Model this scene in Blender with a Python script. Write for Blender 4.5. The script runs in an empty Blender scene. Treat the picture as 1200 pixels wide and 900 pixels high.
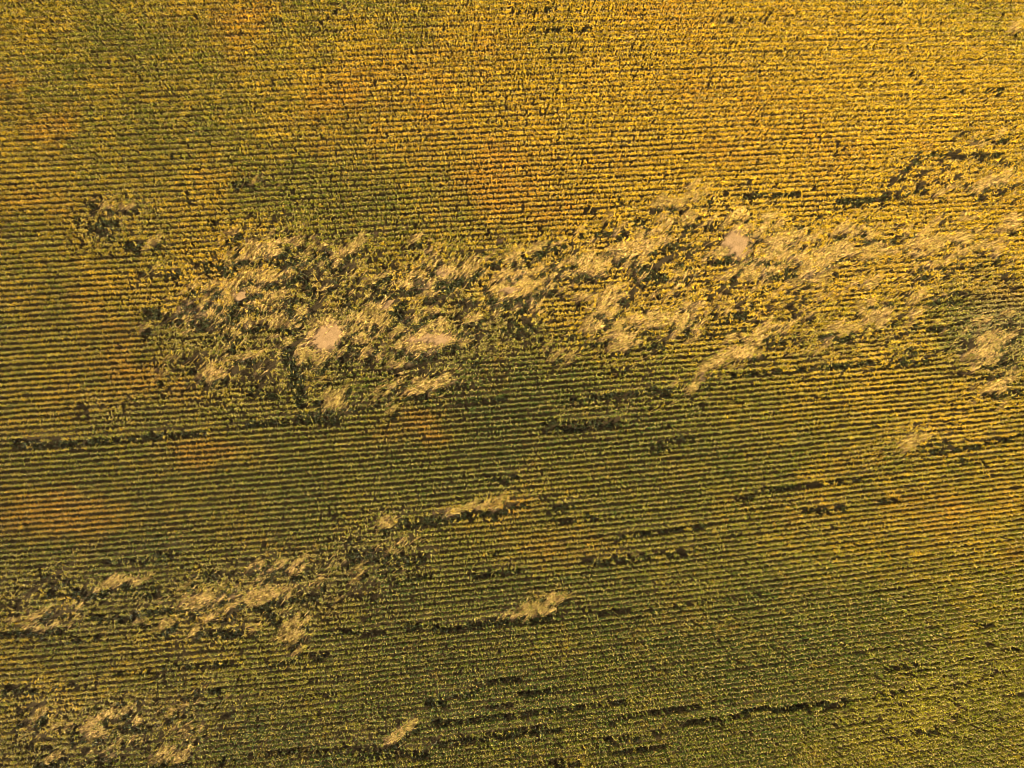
import bpy, math
import numpy as np

# ------------------------------------------------------------------ camera, sky, sun, exposure
scene = bpy.context.scene
CAM_H = 115.0
MPP = 0.125                       # metres of ground per photo pixel (1200 px wide frame)
cam_data = bpy.data.cameras.new("camera")
cam = bpy.data.objects.new("camera", cam_data)
scene.collection.objects.link(cam)
cam.location = (0, 0, CAM_H)
cam.rotation_euler = (0, 0, 0)
cam_data.sensor_width = 36.0
cam_data.lens = 36.0 * CAM_H / (1200 * MPP)
cam_data.clip_end = 6000
scene.camera = cam

SUN_AZ, SUN_EL = 36.0, 34.0       # shadows fall towards upper right
world = bpy.data.worlds.new("World")
scene.world = world
world.use_nodes = True
wn = world.node_tree
bg = wn.nodes["Background"]
sky = wn.nodes.new("ShaderNodeTexSky")
sky.sky_type = 'NISHITA'
sky.sun_disc = False
sky.sun_elevation = math.radians(SUN_EL)
sky.sun_rotation = math.radians(270.0 - SUN_AZ)
sky.dust_density = 1.5
sky.air_density = 0.6
wn.links.new(sky.outputs[0], bg.inputs[0])
bg.inputs[1].default_value = 0.05
sun_d = bpy.data.lights.new("sun", 'SUN')
sun_d.energy = 5.0
sun_d.angle = math.radians(0.5)
sun_d.color = (1.0, 0.87, 0.56)
sun = bpy.data.objects.new("sun", sun_d)
scene.collection.objects.link(sun)
sun.location = (-60, -45, 80)
sun.rotation_euler = (math.radians(90 - SUN_EL), 0, math.radians(SUN_AZ - 90))
scene.view_settings.view_transform = 'Standard'
scene.view_settings.look = 'None'
scene.view_settings.gamma = 1.0
scene.view_settings.exposure = 1.34
scene.cycles.filter_width = 1.1
scene.cycles.max_bounces = 4
scene.cycles.diffuse_bounces = 2
scene.cycles.transmission_bounces = 3

rng = np.random.default_rng(11)
C = scene.collection

# ------------------------------------------------------------------ numeric noise
_tab = rng.random((256, 256))
def vnoise(x, y, ox=0.0, oy=0.0):
    x = x + ox; y = y + oy
    xi = np.floor(x).astype(int); yi = np.floor(y).astype(int)
    fx = x - xi; fy = y - yi
    fx = fx * fx * (3 - 2 * fx); fy = fy * fy * (3 - 2 * fy)
    a = _tab[xi & 255, yi & 255]; b = _tab[(xi + 1) & 255, yi & 255]
    c = _tab[xi & 255, (yi + 1) & 255]; d = _tab[(xi + 1) & 255, (yi + 1) & 255]
    return (a * (1 - fx) + b * fx) * (1 - fy) + (c * (1 - fx) + d * fx) * fy
def fbm(x, y, s, ox=0.0, octs=3):
    r = 0; amp = 1; t = 0
    for k in range(octs):
        r = r + amp * vnoise(x / s, y / s, ox + 17.3 * k, 5.1 * k + ox * 0.7); t += amp; amp *= 0.55; s *= 0.5
    return r / t
def rotated(x, y, deg, stretch):
    a = math.radians(deg)
    u = x * math.cos(a) - y * math.sin(a)      # photo y points down, positive angle = rising to the right
    v = x * math.sin(a) + y * math.cos(a)
    return u / stretch, v
def sstep(x, a, b):
    t = np.clip((x - a) / (b - a), 0, 1); return t * t * (3 - 2 * t)

# ------------------------------------------------------------------ the field plan (surveyed in photo-scale units, 8 units = 1 m)
def to_ground(px, py, h=1.4):
    k = MPP * (1 - h / CAM_H)
    return (px - 600) * k, (450 - py) * k
def to_plan(x, y, h=1.4):
    k = MPP * (1 - h / CAM_H)
    return x / k + 600, 450 - y / k

def row_y(v, px):
    X = (px - 600) / 600; V = (v - 450) / 450
    return v - 600 * (0.08 * X + 0.005 * X**2 + V * (0.05 * X + 0.015 * X**2))
def row_slope(v, px):
    X = (px - 600) / 600; V = (v - 450) / 450
    return 0.08 + 0.01 * X + V * (0.05 + 0.03 * X)
def row_v(px, py):
    v = py
    for _ in range(30): v = v + (py - row_y(v, px)) * 0.9
    return v

def ell(px, py, L):
    """strongest of a list of soft ellipses (x, y, rx, ry, angle, strength)"""
    m = np.zeros_like(px)
    for (x, y, rx, ry, a, s) in L:
        c, sn = math.cos(math.radians(a)), math.sin(math.radians(a))
        dx = px - x; dy = -(py - y)
        u = (dx * c + dy * sn) / rx; w = (-dx * sn + dy * c) / ry
        m = np.maximum(m, s * np.exp(-0.9 * (u * u + w * w) ** 1.5))
    return m
def ell_sum(px, py, L, spread=.7):
    m = np.zeros_like(px)
    for (x, y, rx, ry, a, s) in L:
        c, sn = math.cos(math.radians(a)), math.sin(math.radians(a))
        dx = px - x; dy = -(py - y)
        u = (dx * c + dy * sn) / rx; w = (-dx * sn + dy * c) / ry
        m += s * np.exp(-spread * (u * u + w * w))
    return m

# flattened patches: x, y, rx, ry, angle, strength, label
FLAT = [
 (135,238,27,6,3,.95,"short pale streak of flattened straw, highest on the left side of the field"),
 (305,214,24,5,0,.6,"faint brownish streak of bent plants above the large left-hand flattened area"),
 (170,286,16,6,25,.6,"small dull tuft of fallen stalks beside the dark holes at upper left"),
 (268,345,46,23,12,.95,"wide pale flattened patch at the left end of the main damaged belt"),
 (288,303,30,14,15,.6,"yellowish fallen plants along the top of the wide pale left patch"),
 (400,295,24,9,32,.85,"small bright tuft of fallen straw above the middle of the left damage"),
 (376,400,44,24,38,.95,"straw strewn round the largest oval of bare soil"),
 (228,437,36,6,4,.85,"thin pale streak of straw low on the left edge of the belt"),
 (440,362,46,16,42,.8,"diagonal swath of tan straw rising right of the largest bare oval"),
 (524,313,46,16,14,.95,"bright tan flattened patch with bare soil above the thin bare strip"),
 (604,336,46,14,14,.95,"long pale flattened patch in the centre of the main damaged belt"),
 (500,398,52,12,5,.9,"straw around the long thin strip of bare soil"),
 (498,456,42,10,24,.75,"fuzzy golden straw lying just below the long thin bare strip"),
 (385,462,17,26,50,.65,"loose fallen stalks beside the darkest hollow of the belt"),
 (636,288,52,8,22,.65,"thin slanting streak of straw above the central pale patch"),
 (690,316,50,9,10,.65,"thin level streak of straw right of the central pale patch"),
 (793,236,32,11,25,.9,"pale feathery flattened patch above and left of the square bare spot"),
 (755,268,46,12,30,.6,"tan straw fringe below the feathery pale patch"),
 (735,362,66,22,22,.6,"broad golden patch of leaning plants in the middle of the field"),
 (820,370,42,18,38,.6,"golden feathery fallen plants right of the broad leaning patch"),
 (838,428,56,11,36,.85,"long diagonal swath of tan straw along the belt's lower edge"),
 (866,272,26,24,60,.7,"straw fringe round the square bare spot"),
 (912,304,32,18,45,.8,"combed tan straw immediately right of the square bare spot"),
 (975,300,44,20,42,.9,"large pinkish tan patch of straw combed to the upper right"),
 (1082,282,50,13,32,.95,"bright pinkish flattened ridge on the right half of the belt"),
 (1140,296,40,8,15,.65,"fading end of straw towards the right edge of the field"),
 (1162,214,36,8,18,.7,"thin straw streak near the right edge above the pinkish ridge"),
 (1166,160,24,7,12,.6,"small straw tuft high on the right edge"),
 (884,396,42,12,42,.6,"dull tan fallen plants above the long dark furrow"),
 (988,382,46,12,32,.65,"brownish bent plants in the middle of the right half"),
 (1052,362,46,9,25,.5,"faint greyish streak of bent plants below the pinkish ridge"),
 (1162,404,22,26,30,.75,"upright tan tuft among blue-green plants at the right edge"),
 (1178,452,20,22,40,.65,"dull pinkish tuft low on the right edge of the belt"),
 (1068,520,20,9,35,.8,"small isolated brown tuft in the tidy rows at right"),
 (1186,30,20,8,10,.5,"dull tuft of bent plants in the top right corner"),
 (450,614,15,14,60,.8,"small tan tuft alone in the green rows below the belt"),
 (560,594,48,6,12,.75,"narrow orange straw streak right of the lone tan tuft"),
 (330,664,52,8,8,.75,"upper straw streak of the lower left damage"),
 (285,700,58,10,10,.9,"longest pale streak of straw in the lower left damage"),
 (238,726,36,9,25,.75,"straw tail at the lower left end of the longest pale streak"),
 (345,733,28,14,45,.75,"ruffled straw patch below the right end of the longest pale streak"),
 (348,764,30,7,18,.7,"small straw streak beneath the ruffled straw patch"),
 (138,684,36,7,14,.6,"dull straw streak left of the lower left damage"),
 (20,728,28,9,18,.8,"pale straw patch on the left edge of the field"),
 (412,684,24,7,60,.6,"thin straw wisp right of the lower left damage"),
 (40,842,16,7,30,.6,"small tan tuft near the bottom left corner"),
 (108,860,34,10,35,.8,"tan straw patch second from the bottom left corner"),
 (205,872,26,16,58,.8,"large yellowish straw patch on the bottom edge"),
 (470,862,26,7,50,.75,"single slanting wisp of straw near the bottom edge"),
 (628,713,34,8,18,.75,"lone tan streak in the lower middle of the field"),
 (1098,838,22,9,20,.6,"brownish tuft within the bright yellow corner area"),
]
FE = [f[:6] for f in FLAT]
# broad zones where the crop is tangled and leaning
ROUGH = [(330,370,150,95,5,1.0),(520,370,140,80,10,1.0),(640,320,120,45,12,.9),(770,330,130,90,20,.65),(900,330,130,95,10,.65),(1060,320,140,85,8,.6),
 (1130,200,110,45,8,.55),(1170,400,60,80,0,.8),(1000,400,110,40,8,.7),(1000,210,60,30,10,.35),(830,250,110,30,10,.6),(270,705,190,50,8,.8),(60,700,90,50,5,.6),(110,850,150,50,8,.75),(430,640,60,40,0,.6),
 (560,600,80,14,10,.5),(250,470,170,30,5,.6),(720,480,110,25,5,.45),(1080,520,80,22,8,.5),(450,860,70,25,10,.5),(1090,820,110,60,10,.35),(130,265,60,35,0,.55),(620,712,60,16,10,.4)]
BELT = [(300,345,110,62,5,.75),(470,350,110,60,12,.8),(620,325,110,34,14,.8),(740,300,90,45,16,.75),(760,370,100,40,20,.8),(880,300,90,36,12,.85),(990,300,90,36,14,.95),(1090,290,80,26,12,1.0),
 (1160,260,60,50,14,.8),(900,395,80,24,20,.7),(1020,375,90,24,12,.7),(1160,420,44,50,20,.75),(1110,215,70,12,12,.6),(480,455,60,16,10,.6),(250,430,70,16,5,.6),(285,705,140,30,8,.55),(60,725,70,16,10,.4),(120,855,120,30,14,.4),(460,640,40,26,20,.5)]
# bare soil outlines: centre, radii, angle, label
SOIL = [
 (862,288,15,17,72,"small square spot of bare pinkish soil in the right half"),
 (379,399,25,14,38,"largest oval of bare soil in the left damage"),
 (503,398,30,7,4,"long thin strip of bare soil"),
 (277,348,20,8,12,"bare soil in the wide pale left patch"),
 (600,340,26,7,8,"bare soil in the central flattened patch"),
 (518,320,22,8,10,"bare soil left of the centre"),
 (452,358,20,7,35,"slanting strip of bare soil near the largest oval"),
]
# hollows: missing or stunted plants, dark with weeds (x0,y0,x1,y1,half width, strength)
HOLE = [
 (15,522,95,520,7,1),(100,519,160,515,5,.9),(168,513,240,508,6,.9),(290,497,350,495,5,.9),(352,490,395,492,10,1),(400,482,440,478,4,.8),
 (533,471,592,467,4.5,1),(655,473,768,457,4,1),(640,497,665,499,8,.8),(668,500,722,496,8,1),(762,458,785,460,9,1),(745,474,760,470,5,.6),(765,525,800,516,7,.9),(770,527,782,523,9,.7),(706,440,735,436,6,.6),
 (640,508,680,505,5,.4),(575,391,660,385,6,.6),(600,400,700,392,4,.5),
 (855,440,915,436,5,.9),(935,432,1085,424,5,.9),(1045,424,1070,418,8,.8),(1060,430,1090,428,4,.7),
 (1078,524,1110,520,6,.8),(1130,524,1170,520,5,.8),(1180,518,1200,512,5,.8),(1060,533,1125,527,4,.7),(1105,538,1160,545,5,.6),
 (880,575,935,570,3.5,.9),(935,570,1020,562,3,.8),(943,600,990,597,5,1),(1030,588,1052,586,4,.9),(866,586,882,584,5,.9),
 (812,618,830,618,5,.9),(798,648,815,646,4,.8),(856,625,872,624,4,.8),(800,515,812,513,5,.8),
 (693,660,815,646,4.5,1),(722,632,800,622,3,.9),(720,632,730,634,4,.8),(640,600,675,596,4,.8),(648,612,700,606,3.5,.8),
 (570,563,604,561,4,1),(468,615,500,614,7,1),(500,612,540,606,8,1),(540,607,595,598,7,.9),(598,596,620,594,4,.9),
 (415,655,445,650,11,1),(452,660,500,655,7,.9),(462,682,500,676,5,.8),(440,672,450,680,5,.6),(550,675,615,669,5,.9),(568,650,582,650,5,.7),
 (400,745,450,740,5,1),(475,735,495,735,5,1),(510,738,545,735,5,.9),(548,735,600,728,6,1),(600,727,650,722,4,.8),(700,720,800,712,2.5,.8),(800,711,900,696,2.5,.5),
 (500,823,520,826,9,1),(520,820,560,811,5,.9),(560,803,608,797,4.5,1),(606,815,640,812,5,.9),(572,832,600,829,4,.9),(505,850,550,845,6,.9),(560,845,600,838,4,.9),(610,837,735,824,3.5,.9),
 (500,875,540,870,5,.8),(540,869,655,855,5,1),(700,850,760,838,3,.8),(760,838,820,832,4,.9),(700,872,780,862,4,.9),(715,883,780,876,4,1),(410,890,500,885,5,.8),(420,885,460,880,8,.8),(640,898,680,894,4,.8),
 (800,850,870,843,4,1),(873,834,900,830,6,1),(900,833,972,828,5,1),(980,827,1000,823,4,.8),(1010,850,1020,850,4,.7),(1025,818,1060,812,4,.8),(1000,795,1045,790,3,.5),(1035,785,1100,778,3,.5),(1180,765,1200,758,4,.8),(1145,735,1165,733,4,.8),(1070,862,1095,860,6,.7),(1060,795,1100,785,3,.5),
 (120,660,205,650,4,.8),(150,660,200,655,6,.6),(225,678,250,676,7,.9),(290,670,330,672,9,.9),(310,668,320,666,9,.7),(80,695,105,697,9,.9),(55,688,85,686,4,.7),(150,692,185,690,5,.8),
 (230,712,250,706,5,.5),(310,710,360,705,6,.7),(105,724,120,728,7,.9),(130,725,160,724,6,.9),(165,720,215,716,4,.8),(0,745,70,740,5,.9),(75,755,115,748,5,.8),(180,745,195,745,8,.8),(235,745,280,743,7,.9),(310,715,325,735,7,.8),
 (190,782,275,780,4,.8),(130,792,175,790,4,.6),(0,811,38,812,6,1),(60,808,90,806,4,.8),(225,813,255,812,6,.9),(370,773,385,770,6,.9),(315,782,340,778,5,.8),(330,800,400,795,3,.5),(340,820,400,815,4,.6),(140,825,160,825,5,.6),(130,858,165,852,7,.8),(70,870,100,868,5,.6),(0,855,40,850,6,.7),(40,898,75,895,6,.9),(105,895,130,890,6,.8),(215,860,230,858,8,.7),(250,898,270,890,6,.8),(290,888,360,880,4,.6),(360,885,400,880,5,.6),(30,880,60,876,5,.6),
 (90,260,108,270,7,.9),(120,266,128,262,8,1),(150,288,158,292,9,1),(104,240,115,240,6,.8),(278,218,292,216,7,.9),(330,220,350,220,3,.7),(215,222,222,240,5,.7),(242,265,252,260,5,.7),(198,182,206,184,4,.8),(262,305,272,308,6,.7),(385,15,392,10,6,.8),(320,20,328,24,5,.7),(410,250,418,255,5,.6),
 (195,322,210,320,6,.9),(240,312,265,318,8,.9),(170,368,185,368,9,.9),(182,360,200,345,6,.5),(215,360,232,372,12,1),(222,378,236,384,9,1),(160,320,175,318,6,.6),(255,363,262,370,8,.8),(275,370,280,385,8,.7),(262,395,268,405,8,.9),(235,400,250,398,5,.5),
 (335,300,345,312,11,.9),(378,305,388,310,9,.9),(355,325,360,345,8,.9),(338,360,345,372,8,.9),(315,355,340,362,7,.7),(290,360,300,366,6,.6),(325,395,330,405,6,.5),(335,415,345,440,12,1),(345,440,352,470,11,.9),(368,385,372,392,6,.7),(362,430,375,436,10,.8),(372,478,385,488,9,.9),(300,462,320,466,10,.8),
 (395,430,410,440,8,.6),(410,405,418,415,8,.7),(428,380,438,390,8,.7),(404,350,410,360,7,.7),(440,330,450,336,6,.6),(455,370,470,366,7,.9),(470,373,480,382,8,1),(485,330,500,336,7,1),(515,335,540,330,8,1),(530,320,550,328,5,.8),(570,340,580,350,7,.9),(575,358,625,355,8,.9),(590,345,600,350,5,.5),(540,395,560,390,8,.9),(500,415,530,410,6,.9),(470,418,490,414,7,.9),(450,405,460,415,6,.7),(395,395,405,400,6,.4),(530,452,545,448,8,.8),(450,440,470,445,7,.6),(460,475,500,470,4,.6),(400,425,430,420,6,.7),
 (620,325,650,318,5,.6),(640,330,660,325,6,.7),(672,318,688,325,7,.8),(745,312,775,325,9,1),(765,335,775,345,7,.7),(795,312,810,318,7,.9),(700,325,715,320,5,.6),(700,372,712,380,8,.8),(735,385,760,388,8,.7),(755,410,775,408,7,.7),(700,275,735,272,5,.8),(720,235,728,240,6,.7),(745,262,760,268,7,.7),(780,285,800,290,7,.7),(690,245,700,250,6,.5),(680,405,720,400,4,.6),
 (870,232,935,227,5,.9),(955,218,968,210,6,.5),(985,235,1010,238,7,1),(1010,235,1050,232,7,.9),(1050,230,1085,222,4,.7),(1070,192,1082,182,6,.9),(1082,184,1115,180,5,.9),(1060,200,1072,192,4,.7),(1120,160,1140,155,5,.5),(1140,165,1185,162,6,.8),(1110,110,1130,105,4,.6),(1160,106,1175,105,6,.8),(1150,190,1195,192,5,.7),(1120,220,1200,218,4,.6),(1180,144,1186,143,5,.8),
 (815,240,840,245,6,.5),(830,270,845,262,7,.6),(842,306,895,308,6,.9),(900,312,935,308,7,.7),(800,303,840,308,5,.6),(880,290,893,280,6,.9),(925,290,938,280,6,.8),(935,330,965,318,5,.7),(940,270,960,262,6,.6),(1000,270,1015,262,6,.6),(1035,290,1050,284,6,.6),(1060,305,1100,302,5,.6),(1140,310,1190,308,4,.7),(1100,316,1150,313,5,.7),(1095,355,1125,350,9,.9),(1015,362,1055,358,5,.8),(1085,388,1115,386,5,.9),(940,350,950,350,6,.7),(890,325,930,322,6,.8),(930,352,960,346,6,.5),(1060,410,1110,415,5,.6),(1155,432,1195,428,6,.8),(1165,465,1195,462,7,.9),(815,445,830,452,7,.9),(800,395,850,390,6,.6),(810,378,845,374,7,.7),(760,395,780,400,6,.5),(870,370,880,360,7,.6),(900,405,930,400,5,.7),(1170,408,1185,400,7,.6),(1020,395,1060,398,4,.6),(1110,475,1135,470,5,.5),
 (900,485,930,482,3,.4),(940,478,1000,476,3,.4),(855,470,865,468,4,.6),(950,470,970,466,5,.5),(1105,495,1130,498,4,.5),(600,8,640,10,4,.6),(625,35,690,34,5,.7),(835,25,910,23,3,.5),(1030,140,1045,132,4,.5),(935,268,948,260,4,.5),
]
COLR = dict(
 yellow=[(960,90,260,150,0,.75),(1100,260,260,60,5,.55),(760,60,160,100,0,.3),(1010,200,170,70,0,.35),(840,355,170,60,10,.55),(700,330,120,40,10,.35),(1120,620,200,70,10,.5),(950,480,200,60,5,.3),(1080,835,75,42,20,.2),(1150,480,120,60,0,.35),
   (470,60,160,80,0,.25),(590,220,110,60,0,.3),(60,270,120,150,0,.12),(260,340,60,40,0,.5),(400,330,160,60,0,.2),(290,720,130,30,8,.25),(90,800,180,60,0,.3),(80,530,160,60,0,.12),(560,600,70,14,12,.6),(430,600,40,30,0,.2),(640,560,80,30,0,.1),(600,650,90,24,5,.2)],
 orange=[(272,18,34,26,0,.75),(5,105,24,16,0,.9),(58,150,26,14,20,.8),(30,225,20,10,0,.45),(445,112,40,40,0,.55),(385,125,30,22,0,.4),(540,70,38,30,0,.6),(590,212,40,26,0,.95),(640,245,40,16,0,.5),(560,175,30,16,0,.4),(780,14,30,14,0,.6),(830,95,30,50,0,.35),(900,130,60,30,0,.35),(860,180,30,12,0,.4),(720,195,20,12,0,.5),(980,190,40,30,0,.3),
   (150,430,40,20,0,.85),(75,455,50,14,0,.45),(110,370,45,20,0,.45),(80,340,30,14,0,.35),(210,455,20,12,0,.6),(250,320,20,12,0,.8),(60,600,60,24,0,.7),(250,530,36,12,0,.95),(200,552,36,10,0,.5),(492,497,26,18,0,.95),(150,600,50,12,0,.35),(20,500,30,12,0,.4),(590,590,20,10,0,.7),(670,640,50,14,0,.35),(400,175,30,20,0,.3),(1010,540,40,14,0,.45),(1100,590,70,20,0,.45),(1190,650,30,20,0,.5),(1180,340,40,14,0,.5),(820,180,20,20,0,.3),(960,600,40,14,0,.25),(850,740,40,10,0,.3),(650,700,20,8,0,.6),(130,855,16,8,0,.5),(330,640,40,10,0,.3),(1120,225,40,14,0,.5),(350,880,20,8,0,.4),(1080,160,60,20,0,.3),(720,90,60,40,0,.2),(270,200,30,14,0,.35),(70,240,40,14,0,.35)],
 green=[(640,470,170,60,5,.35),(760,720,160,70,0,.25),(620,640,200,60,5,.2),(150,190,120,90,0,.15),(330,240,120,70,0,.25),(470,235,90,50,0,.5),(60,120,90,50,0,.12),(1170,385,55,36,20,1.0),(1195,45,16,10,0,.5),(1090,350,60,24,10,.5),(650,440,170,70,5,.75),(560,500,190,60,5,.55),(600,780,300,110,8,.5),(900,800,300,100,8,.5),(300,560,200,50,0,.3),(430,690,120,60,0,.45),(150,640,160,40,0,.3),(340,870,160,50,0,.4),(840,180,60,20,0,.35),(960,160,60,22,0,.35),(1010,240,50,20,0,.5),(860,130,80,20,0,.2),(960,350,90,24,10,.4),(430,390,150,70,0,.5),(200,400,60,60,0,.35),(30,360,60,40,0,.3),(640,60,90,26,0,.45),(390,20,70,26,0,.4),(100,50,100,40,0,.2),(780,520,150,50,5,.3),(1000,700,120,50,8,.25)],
)
HC = np.array([((a[0]+a[2])/2, (a[1]+a[3])/2) for a in HOLE])
def holes(px, py, belted=True):
    wx = px + 7 * (fbm(px, py, 14, 3.0, 3) - .5) * 2; wy = py + 3.4 * (fbm(px, py, 8, 8.0, 3) - .5) * 2
    m = np.zeros_like(px)
    for (x0, y0, x1, y1, hw, s) in HOLE:
        lo, hi = min(x0, x1) - hw - 12, max(x0, x1) + hw + 12
        sel = np.nonzero((px > lo) & (px < hi) & (np.abs(py - (y0 + y1) / 2) < abs(y1 - y0) / 2 + hw + 12))[0]
        if len(sel) == 0: continue
        ax, ay = wx[sel], wy[sel]
        dx, dy = x1 - x0, y1 - y0; L2 = dx * dx + dy * dy + 1e-6
        t = np.clip(((ax - x0) * dx + (ay - y0) * dy) / L2, 0, 1)
        d = np.hypot(ax - x0 - t * dx, ay - y0 - t * dy)
        m[sel] = np.maximum(m[sel], s * sstep(d, hw * 1.0, hw * .5))
    if belted:
        a_, b_ = rotated(px, py, 13, 3.6); c_, d_ = rotated(px, py, 38, 2.5)
        dn = np.minimum(fbm(a_, b_, 8, 41.0, 3), fbm(c_, d_, 9, 72.0, 3) + .03)
        m = np.maximum(m, .85 * sstep(ell(px, py, BELT), .2, .55) * (1 - .8 * sstep(px, 600, 800)) * sstep(dn, .35, .29))
        m = np.maximum(m, (.9 - .3 * sstep(px, 600, 800)) * flatmask(px - 3, py - 8) * (1 - flatmask(px, py)))
        e_, g_ = rotated(px, py, 5, 8.0)
        m = np.maximum(m, .8 * sstep(ell(px, py, ROUGH), .25, .6) * sstep(fbm(e_, g_, 6.5, 14.0, 2), .30, .22))
    return m
def soilmask(px, py):
    m = np.zeros_like(px)
    for (x, y, rx, ry, a, lab) in SOIL:
        if (x, y) not in ((862, 288), (379, 399), (503, 398)): rx, ry = rx * .55, ry * .55
        c, sn = math.cos(math.radians(a)), math.sin(math.radians(a))
        dx = px - x; dy = -(py - y)
        r = np.hypot((dx * c + dy * sn) / rx, (-dx * sn + dy * c) / ry) + 1.3 * (fbm(px, py, 7, 4.0, 3) - .5)
        m = np.maximum(m, sstep(r, 1.1, .85))
    return m
def flatmask(px, py):
    u, v = rotated(px, py, 40, 3.5)
    n = fbm(u, v, 5, 2.0, 2); n2 = fbm(px, py, 22, 9.0, 3)
    wx = px + 14 * (fbm(px, py, 24, 77.0, 3) - .5) * 2; wy = py + 9 * (fbm(px, py, 18, 33.0, 3) - .5) * 2
    f = ell(wx, wy, FE)
    a_, b_ = rotated(wx, wy, 12, 5.0); st = fbm(a_, b_, 7.5, 88.0, 3)
    belt = ell(px, py, BELT) * sstep(st, .48, .62)
    f = np.maximum(f * (.55 + .45 * sstep(st, .35, .6)), f * .4 + .92 * belt)
    return sstep(f * 1.2 + (n - .5) * 1.7 + (n2 - .5) * 1.1, .46, .60) * (f > .06)
def roughmask(px, py):
    r = ell(px, py, ROUGH)
    n = fbm(px, py, 38, 31.0, 3)
    return np.clip(r * (0.55 + 0.9 * n), 0, 1)

# plant colours (reflectance)
GREEN = np.array((.060, .094, .008)); OLIVE = np.array((.200, .190, .010)); YELL = np.array((.600, .370, .012)); ORAN = np.array((.600, .270, .012)); LIME = np.array((.40, .33, .012))
STRAW = np.array((.84, .535, .185)); BLUEG = np.array((.110, .140, .060)); BROWN = np.array((.12, .065, .022)); PALE = np.array((.64, .50, .10))
def plant_colour(px, py, n):
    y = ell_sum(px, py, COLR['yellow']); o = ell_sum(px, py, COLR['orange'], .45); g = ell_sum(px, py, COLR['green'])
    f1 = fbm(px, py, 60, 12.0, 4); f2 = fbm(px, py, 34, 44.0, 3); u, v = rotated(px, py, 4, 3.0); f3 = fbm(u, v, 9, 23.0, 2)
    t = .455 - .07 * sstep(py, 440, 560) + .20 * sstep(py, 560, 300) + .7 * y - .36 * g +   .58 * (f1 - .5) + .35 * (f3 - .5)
    t = np.clip(t + rng.normal(0, .13, n), 0, 1)
    f4 = fbm(px, py, 13, 55.0, 2)
    oo = np.clip(1.2 * o * (.2 + 1.1 * f2 + .9 * (f4 - .3)) + .9 * (f2 - .62) + rng.normal(0, .2, n), 0, 1)
    bl = np.clip(ell_sum(px, py, [(1170,385,50,34,20,.8)]) , 0, .8)
    c = np.where((t < .5)[:, None], GREEN + (OLIVE - GREEN) * (t * 2)[:, None], OLIVE + (YELL - OLIVE) * (t * 2 - 1)[:, None])
    c = c + (ORAN - c) * (oo * .62)[:, None]
    lm = np.clip(ell_sum(px, py, [(1075,838,74,32,18,.7),(1190,800,60,60,0,.15)]) * (.4 + f2), 0, .7)
    c = c + (LIME - c) * lm[:, None]
    return c + (BLUEG - c) * bl[:, None]

# ------------------------------------------------------------------ materials
def mat(name):
    m = bpy.data.materials.new(name); m.use_nodes = True
    return m, m.node_tree
def leafy(name, trans=.28, rough=.45):
    m, t = mat(name)
    p = t.nodes["Principled BSDF"]; out = t.nodes["Material Output"]
    a = t.nodes.new("ShaderNodeAttribute"); a.attribute_name = "tint"
    t.links.new(a.outputs["Color"], p.inputs["Base Color"])
    p.inputs["Roughness"].default_value = rough
    p.inputs["Specular IOR Level"].default_value = .18
    tr = t.nodes.new("ShaderNodeBsdfTranslucent"); t.links.new(a.outputs["Color"], tr.inputs[0])
    mx = t.nodes.new("ShaderNodeMixShader"); mx.inputs[0].default_value = trans
    t.links.new(p.outputs[0], mx.inputs[1]); t.links.new(tr.outputs[0], mx.inputs[2]); t.links.new(mx.outputs[0], out.inputs[0])
    return m
M_LEAF = leafy("crop_leaf", .18, .42); M_STALK = leafy("crop_stalk", .05, .6); M_TASSEL = leafy("tassel", .2, .6)
M_STRAW = leafy("fallen_straw", .2, .5); M_WEED = leafy("weed_leaf", .25, .4)
def soil_mat(name, c1, c2, scale, bump, tint=False):
    m, t = mat(name); p = t.nodes["Principled BSDF"]
    p.inputs["Roughness"].default_value = .95; p.inputs["Specular IOR Level"].default_value = .1
    tc = t.nodes.new("ShaderNodeTexCoord")
    n1 = t.nodes.new("ShaderNodeTexNoise"); n1.inputs["Scale"].default_value = scale; n1.inputs["Detail"].default_value = 8
    n2 = t.nodes.new("ShaderNodeTexNoise"); n2.inputs["Scale"].default_value = scale * 8; n2.inputs["Detail"].default_value = 6
    for n in (n1, n2): t.links.new(tc.outputs["Object"], n.inputs["Vector"])
    ad = t.nodes.new("ShaderNodeMath"); ad.operation = 'ADD'
    t.links.new(n1.outputs[0], ad.inputs[0]); t.links.new(n2.outputs[0], ad.inputs[1])
    r = t.nodes.new("ShaderNodeMapRange"); r.inputs[1].default_value = .7; r.inputs[2].default_value = 1.3
    t.links.new(ad.outputs[0], r.inputs[0])
    mx = t.nodes.new("ShaderNodeMix"); mx.data_type = 'RGBA'
    mx.inputs[6].default_value = (*c1, 1); mx.inputs[7].default_value = (*c2, 1)
    t.links.new(r.outputs[0], mx.inputs[0]); colour = mx.outputs[2]
    if tint:
        at = t.nodes.new("ShaderNodeAttribute"); at.attribute_name = "tint"
        m2 = t.nodes.new("ShaderNodeMix"); m2.data_type = 'RGBA'; m2.blend_type = 'MULTIPLY'; m2.inputs[0].default_value = 1
        t.links.new(mx.outputs[2], m2.inputs[6]); t.links.new(at.outputs["Color"], m2.inputs[7]); colour = m2.outputs[2]
    t.links.new(colour, p.inputs["Base Color"])
    b = t.nodes.new("ShaderNodeBump"); b.inputs["Distance"].default_value = bump; b.inputs["Strength"].default_value = 1
    t.links.new(n2.outputs[0], b.inputs["Height"]); t.links.new(b.outputs[0], p.inputs["Normal"])
    return m
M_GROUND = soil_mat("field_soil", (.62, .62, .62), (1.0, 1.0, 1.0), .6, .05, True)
M_BARE = soil_mat("pale_dry_soil", (.26, .155, .066), (.40, .245, .115), .9, .06)

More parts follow.
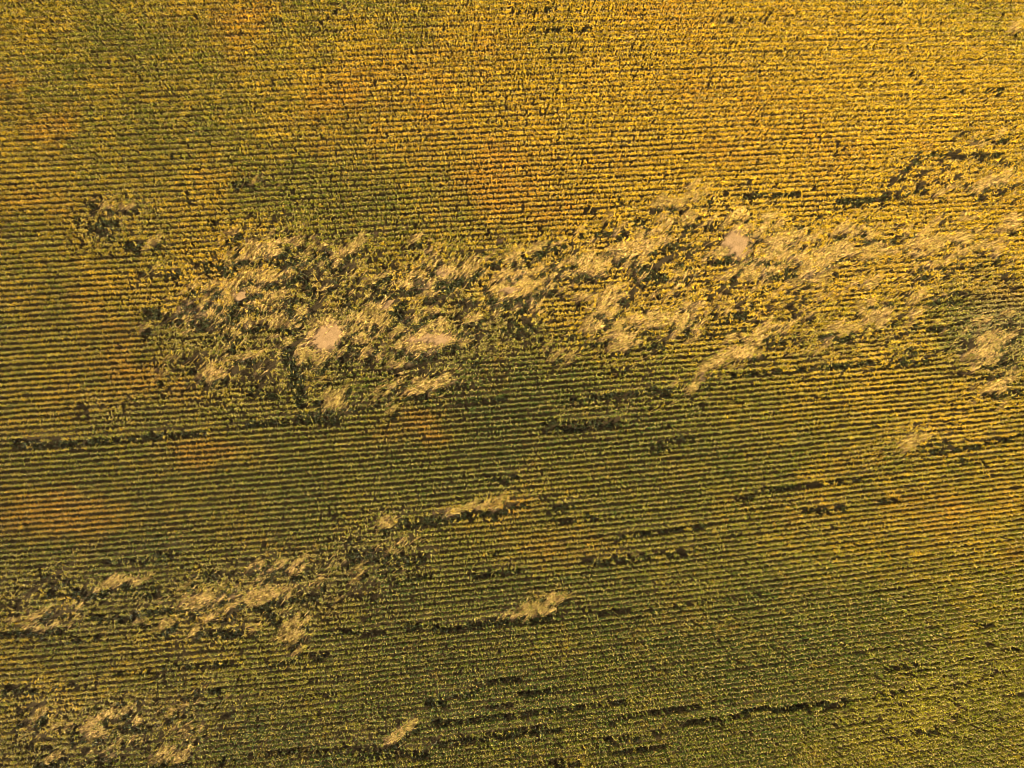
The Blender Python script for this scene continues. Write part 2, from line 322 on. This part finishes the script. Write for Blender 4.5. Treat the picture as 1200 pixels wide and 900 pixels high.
# ------------------------------------------------------------------ mesh helpers
def link(name, me, parent=None):
    o = bpy.data.objects.new(name, me); C.objects.link(o)
    if parent is not None: o.parent = parent
    return o
def build(name, V, sizes, idx, col, material, parent=None):
    """V (n,3), face sizes, flat loop indices, per-vertex colour"""
    me = bpy.data.meshes.new(name)
    me.vertices.add(len(V)); me.vertices.foreach_set("co", np.asarray(V, np.float32).ravel())
    me.loops.add(len(idx)); me.loops.foreach_set("vertex_index", np.asarray(idx, np.int32))
    me.polygons.add(len(sizes))
    st = np.zeros(len(sizes), np.int32); st[1:] = np.cumsum(sizes)[:-1]
    me.polygons.foreach_set("loop_start", st)
    me.update(calc_edges=True)
    if col is not None:
        a = me.color_attributes.new("tint", 'FLOAT_COLOR', 'POINT')
        a.data.foreach_set("color", np.concatenate([col, np.ones((len(col), 1))], 1).astype(np.float32).ravel())
    me.materials.append(material)
    return link(name, me, parent)
def tpl(nverts, faces, n):
    """repeat a template of faces n times"""
    f = np.concatenate([np.array(q) for q in faces]); s = np.array([len(q) for q in faces])
    idx = (np.arange(n)[:, None] * nverts + f[None]).ravel()
    return np.tile(s, n), idx
def unit(v): return v / np.maximum(np.linalg.norm(v, axis=-1, keepdims=True), 1e-9)

def leaves(base, axis, H, col, nl, llen, lwid, bias=None, spread=math.pi, lo=.3, drop=.35, rise=.3, dry=.12):
    """arching strap leaves up each stalk; returns verts, sizes, idx, colours"""
    n = len(base)
    t = lo + (1 - lo) * (np.arange(nl)[None] + rng.random((n, nl))) / nl
    p0 = base[:, None] + axis[:, None] * (t * H[:, None])[..., None]
    if bias is None:
        phi = (rng.random(n) * 2 * math.pi)[:, None] + np.arange(nl)[None] * math.pi + rng.normal(0, .7, (n, nl))
    else:
        phi = bias[:, None] + (rng.random((n, nl)) * 2 - 1) * spread
    L = llen * (.65 + .6 * rng.random((n, nl))) * (1.1 - .45 * np.abs(t - .6) * 2)
    d = np.stack([np.cos(phi), np.sin(phi), np.zeros_like(phi)], -1)
    s = np.stack([-np.sin(phi), np.cos(phi), np.zeros_like(phi)], -1)
    tw = rng.normal(0, .55, (n, nl))
    sd = s * np.cos(tw)[..., None]; sd[..., 2] += np.sin(tw)
    r = rise * (.3 + 1.9 * rng.random((n, nl)) ** 2); dr = drop * (.2 + 1.2 * rng.random((n, nl)))
    p1 = p0 + d * (L * .42)[..., None]; p1[..., 2] += L * r
    p2 = p1 + d * (L * .5)[..., None]; p2[..., 2] += L * (.1 - dr)
    w = lwid * (.7 + .6 * rng.random((n, nl)))[..., None]
    V = np.stack([p0 - sd * w * .3, p0 + sd * w * .3, p1 - sd * w * .5, p1 + sd * w * .5, p2], 2).reshape(-1, 3)
    V[:, 2] = np.maximum(V[:, 2], .02)
    sizes, idx = tpl(5, [(0, 1, 3, 2), (2, 3, 4)], n * nl)
    c = col[:, None] * (.6 + .7 * rng.random((n, nl)))[..., None]
    isdry = rng.random((n, nl)) < dry
    c = np.where(isdry[..., None], PALE * (.6 + .5 * rng.random((n, nl, 1))), c)
    low = (t < .5) & (rng.random((n, nl)) < .5)
    c = np.where(low[..., None], BROWN * (.7 + .8 * rng.random((n, nl, 1))), c)
    c = np.repeat(c.reshape(-1, 1, 3), 5, 1).reshape(-1, 3)
    return V, sizes, idx, c
def stalks(base, axis, H, col, r=.016):
    n = len(base)
    a = np.arange(3) * 2.094
    ring = np.stack([np.cos(a), np.sin(a), np.zeros(3)], -1) * r
    h = np.abs(axis[:, 2:3]) < .6
    ring2 = np.where(h[:, None], np.stack([-axis[:, None, 1] * np.cos(a)[None], axis[:, None, 0] * np.cos(a)[None], np.sin(a)[None] * np.ones((n, 1))], -1) * r, ring[None])
    top = base + axis * H[:, None]
    V = np.concatenate([base[:, None] + ring2 * 1.2, top[:, None] + ring2 * .6], 1).reshape(-1, 3)
    V[:, 2] = np.maximum(V[:, 2], .01)
    sizes, idx = tpl(6, [(0, 1, 4, 3), (1, 2, 5, 4), (2, 0, 3, 5), (3, 4, 5)], n)
    return V, sizes, idx, np.repeat(col, 6, 0)
def tassels(base, axis, H, n4=4):
    n = len(base); top = base + axis * (H * .98)[:, None]
    phi = rng.random((n, n4)) * 6.283
    out = .07 + .1 * rng.random((n, n4)); up = .16 + .14 * rng.random((n, n4))
    tip = top[:, None] + axis[:, None] * up[..., None] + np.stack([np.cos(phi) * out, np.sin(phi) * out, -out * .4], -1)
    sd = np.stack([-np.sin(phi), np.cos(phi), 0 * phi], -1) * .016
    V = np.stack([top[:, None] - sd, top[:, None] + sd, tip + sd, tip - sd * .6], 2).reshape(-1, 3)
    sizes, idx = tpl(4, [(0, 1, 2, 3)], n * n4)
    c = (np.array((.40, .28, .12)) * (.6 + .9 * rng.random((n * n4, 1)))).repeat(4, 0)
    return V, sizes, idx, c
def joined(parts):
    Vs, Ss, Is, Cs = [], [], [], []; off = 0
    for V, s, i, c in parts:
        Vs.append(V); Ss.append(s); Is.append(i + off); Cs.append(c); off += len(V)
    return np.concatenate(Vs), np.concatenate(Ss), np.concatenate(Is), np.concatenate(Cs)

# ------------------------------------------------------------------ ground
far = np.array([3000, 1500, 700, 300, 150, 110.0])
xs = np.concatenate([-far, np.arange(-86, 86.1, .5), far[::-1]]); ys = np.concatenate([-far, np.arange(-68, 68.1, .5), far[::-1]])
GX, GY = np.meshgrid(xs, ys); gx, gy = GX.ravel(), GY.ravel()
ppx, ppy = to_plan(gx, gy, .2)
inside = (np.abs(gx) < 86) & (np.abs(gy) < 68)
unshaded = np.where(inside, np.clip(flatmask(ppx, ppy) * .75, 0, 1), 0)
SHADED_SOIL = np.array((.055, .038, .018)); DRY_SOIL = np.array((.34, .215, .11))  # same soil throughout; shade between the rows is put into the darker tint
gc = SHADED_SOIL + (DRY_SOIL - SHADED_SOIL) * unshaded[:, None]
gz = np.where(inside, .06 * (fbm(ppx, ppy, 5, 1.0, 2) - .5), 0) - .04
nx, ny = len(xs), len(ys)
q = (np.arange(ny - 1)[:, None] * nx + np.arange(nx - 1)[None]).ravel()
gi = np.stack([q, q + 1, q + 1 + nx, q + nx], 1).ravel()
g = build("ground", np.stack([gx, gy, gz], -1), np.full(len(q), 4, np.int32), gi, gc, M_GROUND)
g["kind"] = "structure"; g["label"] = "brown soil under the maize field"
def soil_patch(k, x, y, rx, ry, a, label):
    cx, cy = to_ground(x, y, 0); n = 72; rings = 7
    c, s = math.cos(math.radians(a)), math.sin(math.radians(a))
    V = [(0, 0, .05)]
    th = np.arange(n) / n * 2 * math.pi
    rr = 1.1 + .65 * (fbm(np.cos(th) * 1.5 + k * 9, np.sin(th) * 1.5, 1.0, 60.0, 3) - .5) * 2
    for j in range(1, rings + 1):
        f = j / rings
        u = np.cos(th) * rr * rx * MPP * f * (1.0 if k < 3 else .55); v = np.sin(th) * rr * ry * MPP * f * (1.0 if k < 3 else .55)
        z = .03 * (1 - f ** 3) + .004 * rng.random(n) * (f < 1) + .006
        V += list(zip(u * c - v * s, u * s + v * c, z))
    F = [(0, 1 + i, 1 + (i + 1) % n) for i in range(n)]
    for j in range(rings - 1):
        b0 = 1 + j * n; b1 = b0 + n
        F += [(b0 + i, b1 + i, b1 + (i + 1) % n, b0 + (i + 1) % n) for i in range(n)]
    me = bpy.data.meshes.new("bare_ground"); me.from_pydata(V, [], F); me.materials.append(M_BARE)
    o = link("bare_ground", me); o.location = (cx, cy, 0); o["kind"] = "structure"; o["label"] = label
for k, sp in enumerate(SOIL): soil_patch(k, *sp)

# ------------------------------------------------------------------ crop rows
ORD = "zeroth first second third fourth fifth sixth seventh eighth ninth tenth eleventh twelfth thirteenth fourteenth fifteenth sixteenth seventeenth eighteenth nineteenth twentieth".split()
ANCH = [  # plan x, y, wording
 (600, 4, "the top edge of the photo at mid width"),
 (135, 238, "the short pale streak at upper left"),
 (590, 212, "the orange spot in the upper middle"),
 (793, 236, "the pale feathery patch"),
 (862, 288, "the square bare spot"),
 (503, 398, "the long thin bare strip"),
 (710, 465, "the dark furrow in mid field"),
 (560, 594, "the narrow orange straw streak"),
 (755, 652, "the sharp dark furrow right of centre"),
 (628, 713, "the lone tan streak in the lower middle"),
 (885, 846, "the black furrow at lower right"),
 (470, 862, "the slanting straw wisp near the bottom"),
 (600, 896, "the bottom edge of the photo at mid width"),
]
PITCH = 6.0
V0 = -66.0; NROWS = 180
anch_i = [int(round((row_v(np.float64(a[0]), np.float64(a[1])) - V0) / PITCH)) for a in ANCH]
def row_label(i, tint, broken):
    k = min(range(len(ANCH)), key=lambda q: (abs(anch_i[q] - i), q))
    d = i - anch_i[k]
    r, gg = tint[0], tint[1]
    tone = "golden yellow" if gg > .175 else "yellow and green" if r > .17 else "olive green"
    if broken: tone = "gappy " + tone.split()[0]
    if d == 0: return f"{tone} maize row running through {ANCH[k][2]}"
    return f"{tone} maize row, {ORD[abs(d)]} {'below' if d > 0 else 'above'} {ANCH[k][2]}"
def bias_angle(n): return np.radians(38) + rng.normal(0, .3, n)

for i in range(NROWS):
    v = V0 + PITCH * i
    px = np.arange(-95, 1295, 2.0)
    px = px + rng.uniform(-.8, .8, len(px))
    py = row_y(v, px) + rng.normal(0, .28, len(px)) + .9 * (fbm(px, px * 0 + i * 40.0, 30, 70.0, 2) - .5) * 2 + 1.6 * (fbm(px, px * 0 + (i // 8) * 55.0, 260, 13.0, 2) - .5)
    fl = flatmask(px, py); ro = roughmask(px, py); ho = holes(px, py); so = soilmask(px, py)
    tu, tv = rotated(px, py, 32, 2.2)
    tang = np.clip(ro * 1.3, 0, 1) * sstep(fbm(tu, tv, 13, 15.0, 3), .40, .33)
    gaps = fbm(px, py, 16, 51.0, 2) < .06 + .22 * ro
    keep = (rng.random(len(px)) > .97 * fl) & (rng.random(len(px)) > ho * .97) & (so < .5) & (rng.random(len(px)) > .2 * ro + .03) & (rng.random(len(px)) > .95 * tang) & (~gaps | (rng.random(len(px)) < .35))
    px, py, ro = px[keep], py[keep], ro[keep]; n = len(px)
    fl = fl[keep]
    gx, gy = to_ground(px, py)
    base = np.stack([gx, gy, np.zeros(n)], -1)
    rowk = 1 + rng.normal(0, .05)
    hn = fbm(px, py, 50, 80.0, 3)
    H = (1.5 + .5 * (hn - .5) + rng.normal(0, .11, n)) * rowk * (1 - .25 * ro * rng.random(n))
    right = sstep(px, 500, 1150)
    u, w = rotated(px, py, 40, 3.0)
    lean = .06 + .13 * right * fbm(u, w, 12, 90.0, 2) + ro * (.15 + 1.1 * sstep(fbm(u, w, 12, 90.0, 2), .42, .75))
    ba = np.radians(38) + rng.normal(0, .35, n)
    axis = unit(np.stack([np.cos(ba) * lean + rng.normal(0, .035, n), np.sin(ba) * lean + rng.normal(0, .03, n), np.ones(n)], -1))
    # keep canopy centred on the row: shift bases back by part of the lean
    base[:, :2] -= axis[:, :2] * .7 * (1 - .6 * ro)[:, None]
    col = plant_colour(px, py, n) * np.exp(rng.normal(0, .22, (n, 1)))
    mixs = (np.clip(ro * 1.0 - .35, 0, 1) * rng.random(n))[:, None] * .7
    col = col + (STRAW * .8 - col) * mixs
    row = bpy.data.objects.new("maize_row", None); C.objects.link(row)
    x0, y0 = to_ground(600, float(row_y(v, 600.0))); row.location = (x0, y0, 0); row.empty_display_size = .5
    row["label"] = row_label(i, col.mean(0), ro.mean() > .3); row["category"] = "crop row"; row["group"] = "parallel rows of ripening maize"
    o3 = np.array((x0, y0, 0))
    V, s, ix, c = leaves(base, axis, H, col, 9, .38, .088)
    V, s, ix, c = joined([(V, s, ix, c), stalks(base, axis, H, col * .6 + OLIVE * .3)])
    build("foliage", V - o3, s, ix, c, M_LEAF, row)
    V, s, ix, c = tassels(base, axis, H)
    build("tassels", V - o3, s, ix, c, M_TASSEL, row)

# ------------------------------------------------------------------ flattened patches
n = 330000
px = rng.uniform(-30, 1230, n); py = rng.uniform(-10, 910, n)
near = (ell(px, py, FE) > .02) | (ell(px, py, BELT) > .1)
px, py = px[near], py[near]; n = len(px)
fm = flatmask(px, py); ho = holes(px, py); so = soilmask(px, py)
keep = (rng.random(n) < fm * .95 + .02) & (rng.random(n) > ho * .95) & (rng.random(n) > so * .97)
px, py, fm = px[keep], py[keep], fm[keep]; n = len(px)
owner = np.zeros(n, int); best = np.full(n, 1e9)
for k, (x, y, rx, ry, a, st, lab) in enumerate(FLAT):
    c_, s_ = math.cos(math.radians(a)), math.sin(math.radians(a))
    dx = px - x; dy = y - py
    d = np.hypot(dx * c_ + dy * s_, (-dx * s_ + dy * c_) * 1.6) - rx * .6
    q = d < best; owner[q] = k; best[q] = d[q]
gx, gy = to_ground(px, py, .4)
ba = np.radians(38) + rng.normal(0, .22, n) + .8 * (fbm(px, py, 30, 66.0, 3) - .5)
H = .9 + .7 * rng.random(n)
base = np.stack([gx - np.cos(ba) * H * .5, gy - np.sin(ba) * H * .5, .03 + .35 * rng.random(n) ** 2], -1)
rel = fbm(px, py, 8, 21.0, 2)
axis = unit(np.stack([np.cos(ba), np.sin(ba), .03 + .9 * rng.random(n) * sstep(rel, .4, .7)], -1))
own_c = plant_colour(px, py, n)
tone = fbm(px, py, 12, 35.0, 3)
iso = 1 - .3 * (ell(px, py, BELT) < .15)
mixc = np.clip(.1 + 1.25 * iso[:, None] * tone[:, None] * (.5 + .6 * rng.random((n, 1))) + .15 * fm[:, None], 0, 1)
col = (own_c + (STRAW - own_c) * mixc) * (.6 + .65 * rng.random((n, 1)))
for k, (x, y, rx, ry, a, st, label) in enumerate(FLAT):
    q = owner == k
    if q.sum() < 5: continue
    x0, y0 = to_ground(x, y, .4); o3 = np.array((x0, y0, 0))
    V, sz, ix, c = joined([leaves(base[q], axis[q], H[q], col[q], 8, .44, .068, bias=ba[q], spread=.6, lo=.1, drop=.25, rise=.18, dry=.3),
                           stalks(base[q], axis[q], H[q], STRAW * (.6 + .6 * rng.random((int(q.sum()), 1))), .022)])
    p = build("flattened_patch", V - o3, sz, ix, c, M_STRAW); p.location = (x0, y0, 0)
    p["label"] = label; p["category"] = "flattened crop"; p["group"] = "patches of storm-flattened maize"
print("straw", n)

# ------------------------------------------------------------------ weeds in the hollows and low tangled growth (stuff)
n = 240000
px = rng.uniform(-40, 1240, n); py = rng.uniform(-20, 920, n)
ho = holes(px, py); ro = roughmask(px, py); so = soilmask(px, py); fl = flatmask(px, py)
keep = (rng.random(n) < ho * .6 + ro * .12 * (1 - fl)) & (so < .3)
px, py, ho, ro = px[keep], py[keep], ho[keep], ro[keep]; n = len(px)
gx, gy = to_ground(px, py, .4)
H = .25 + .35 * rng.random(n)
base = np.stack([gx, gy, np.zeros(n)], -1)
axis = unit(np.stack([rng.normal(0, .25, n), rng.normal(0, .25, n), np.ones(n)], -1))
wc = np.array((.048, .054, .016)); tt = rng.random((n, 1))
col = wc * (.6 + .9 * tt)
pc = plant_colour(px, py, n)
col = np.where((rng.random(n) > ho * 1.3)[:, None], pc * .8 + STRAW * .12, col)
V, s, ix, c = leaves(base, axis, H, col, 7, .42, .10, lo=.1, drop=.2, rise=.25, dry=.06)
o = build("weeds", V, s, ix, c, M_WEED)
o["kind"] = "stuff"; o["label"] = "dark green weeds and stunted growth in the gaps between maize rows"
print("verts", sum(len(m.vertices) for m in bpy.data.meshes))
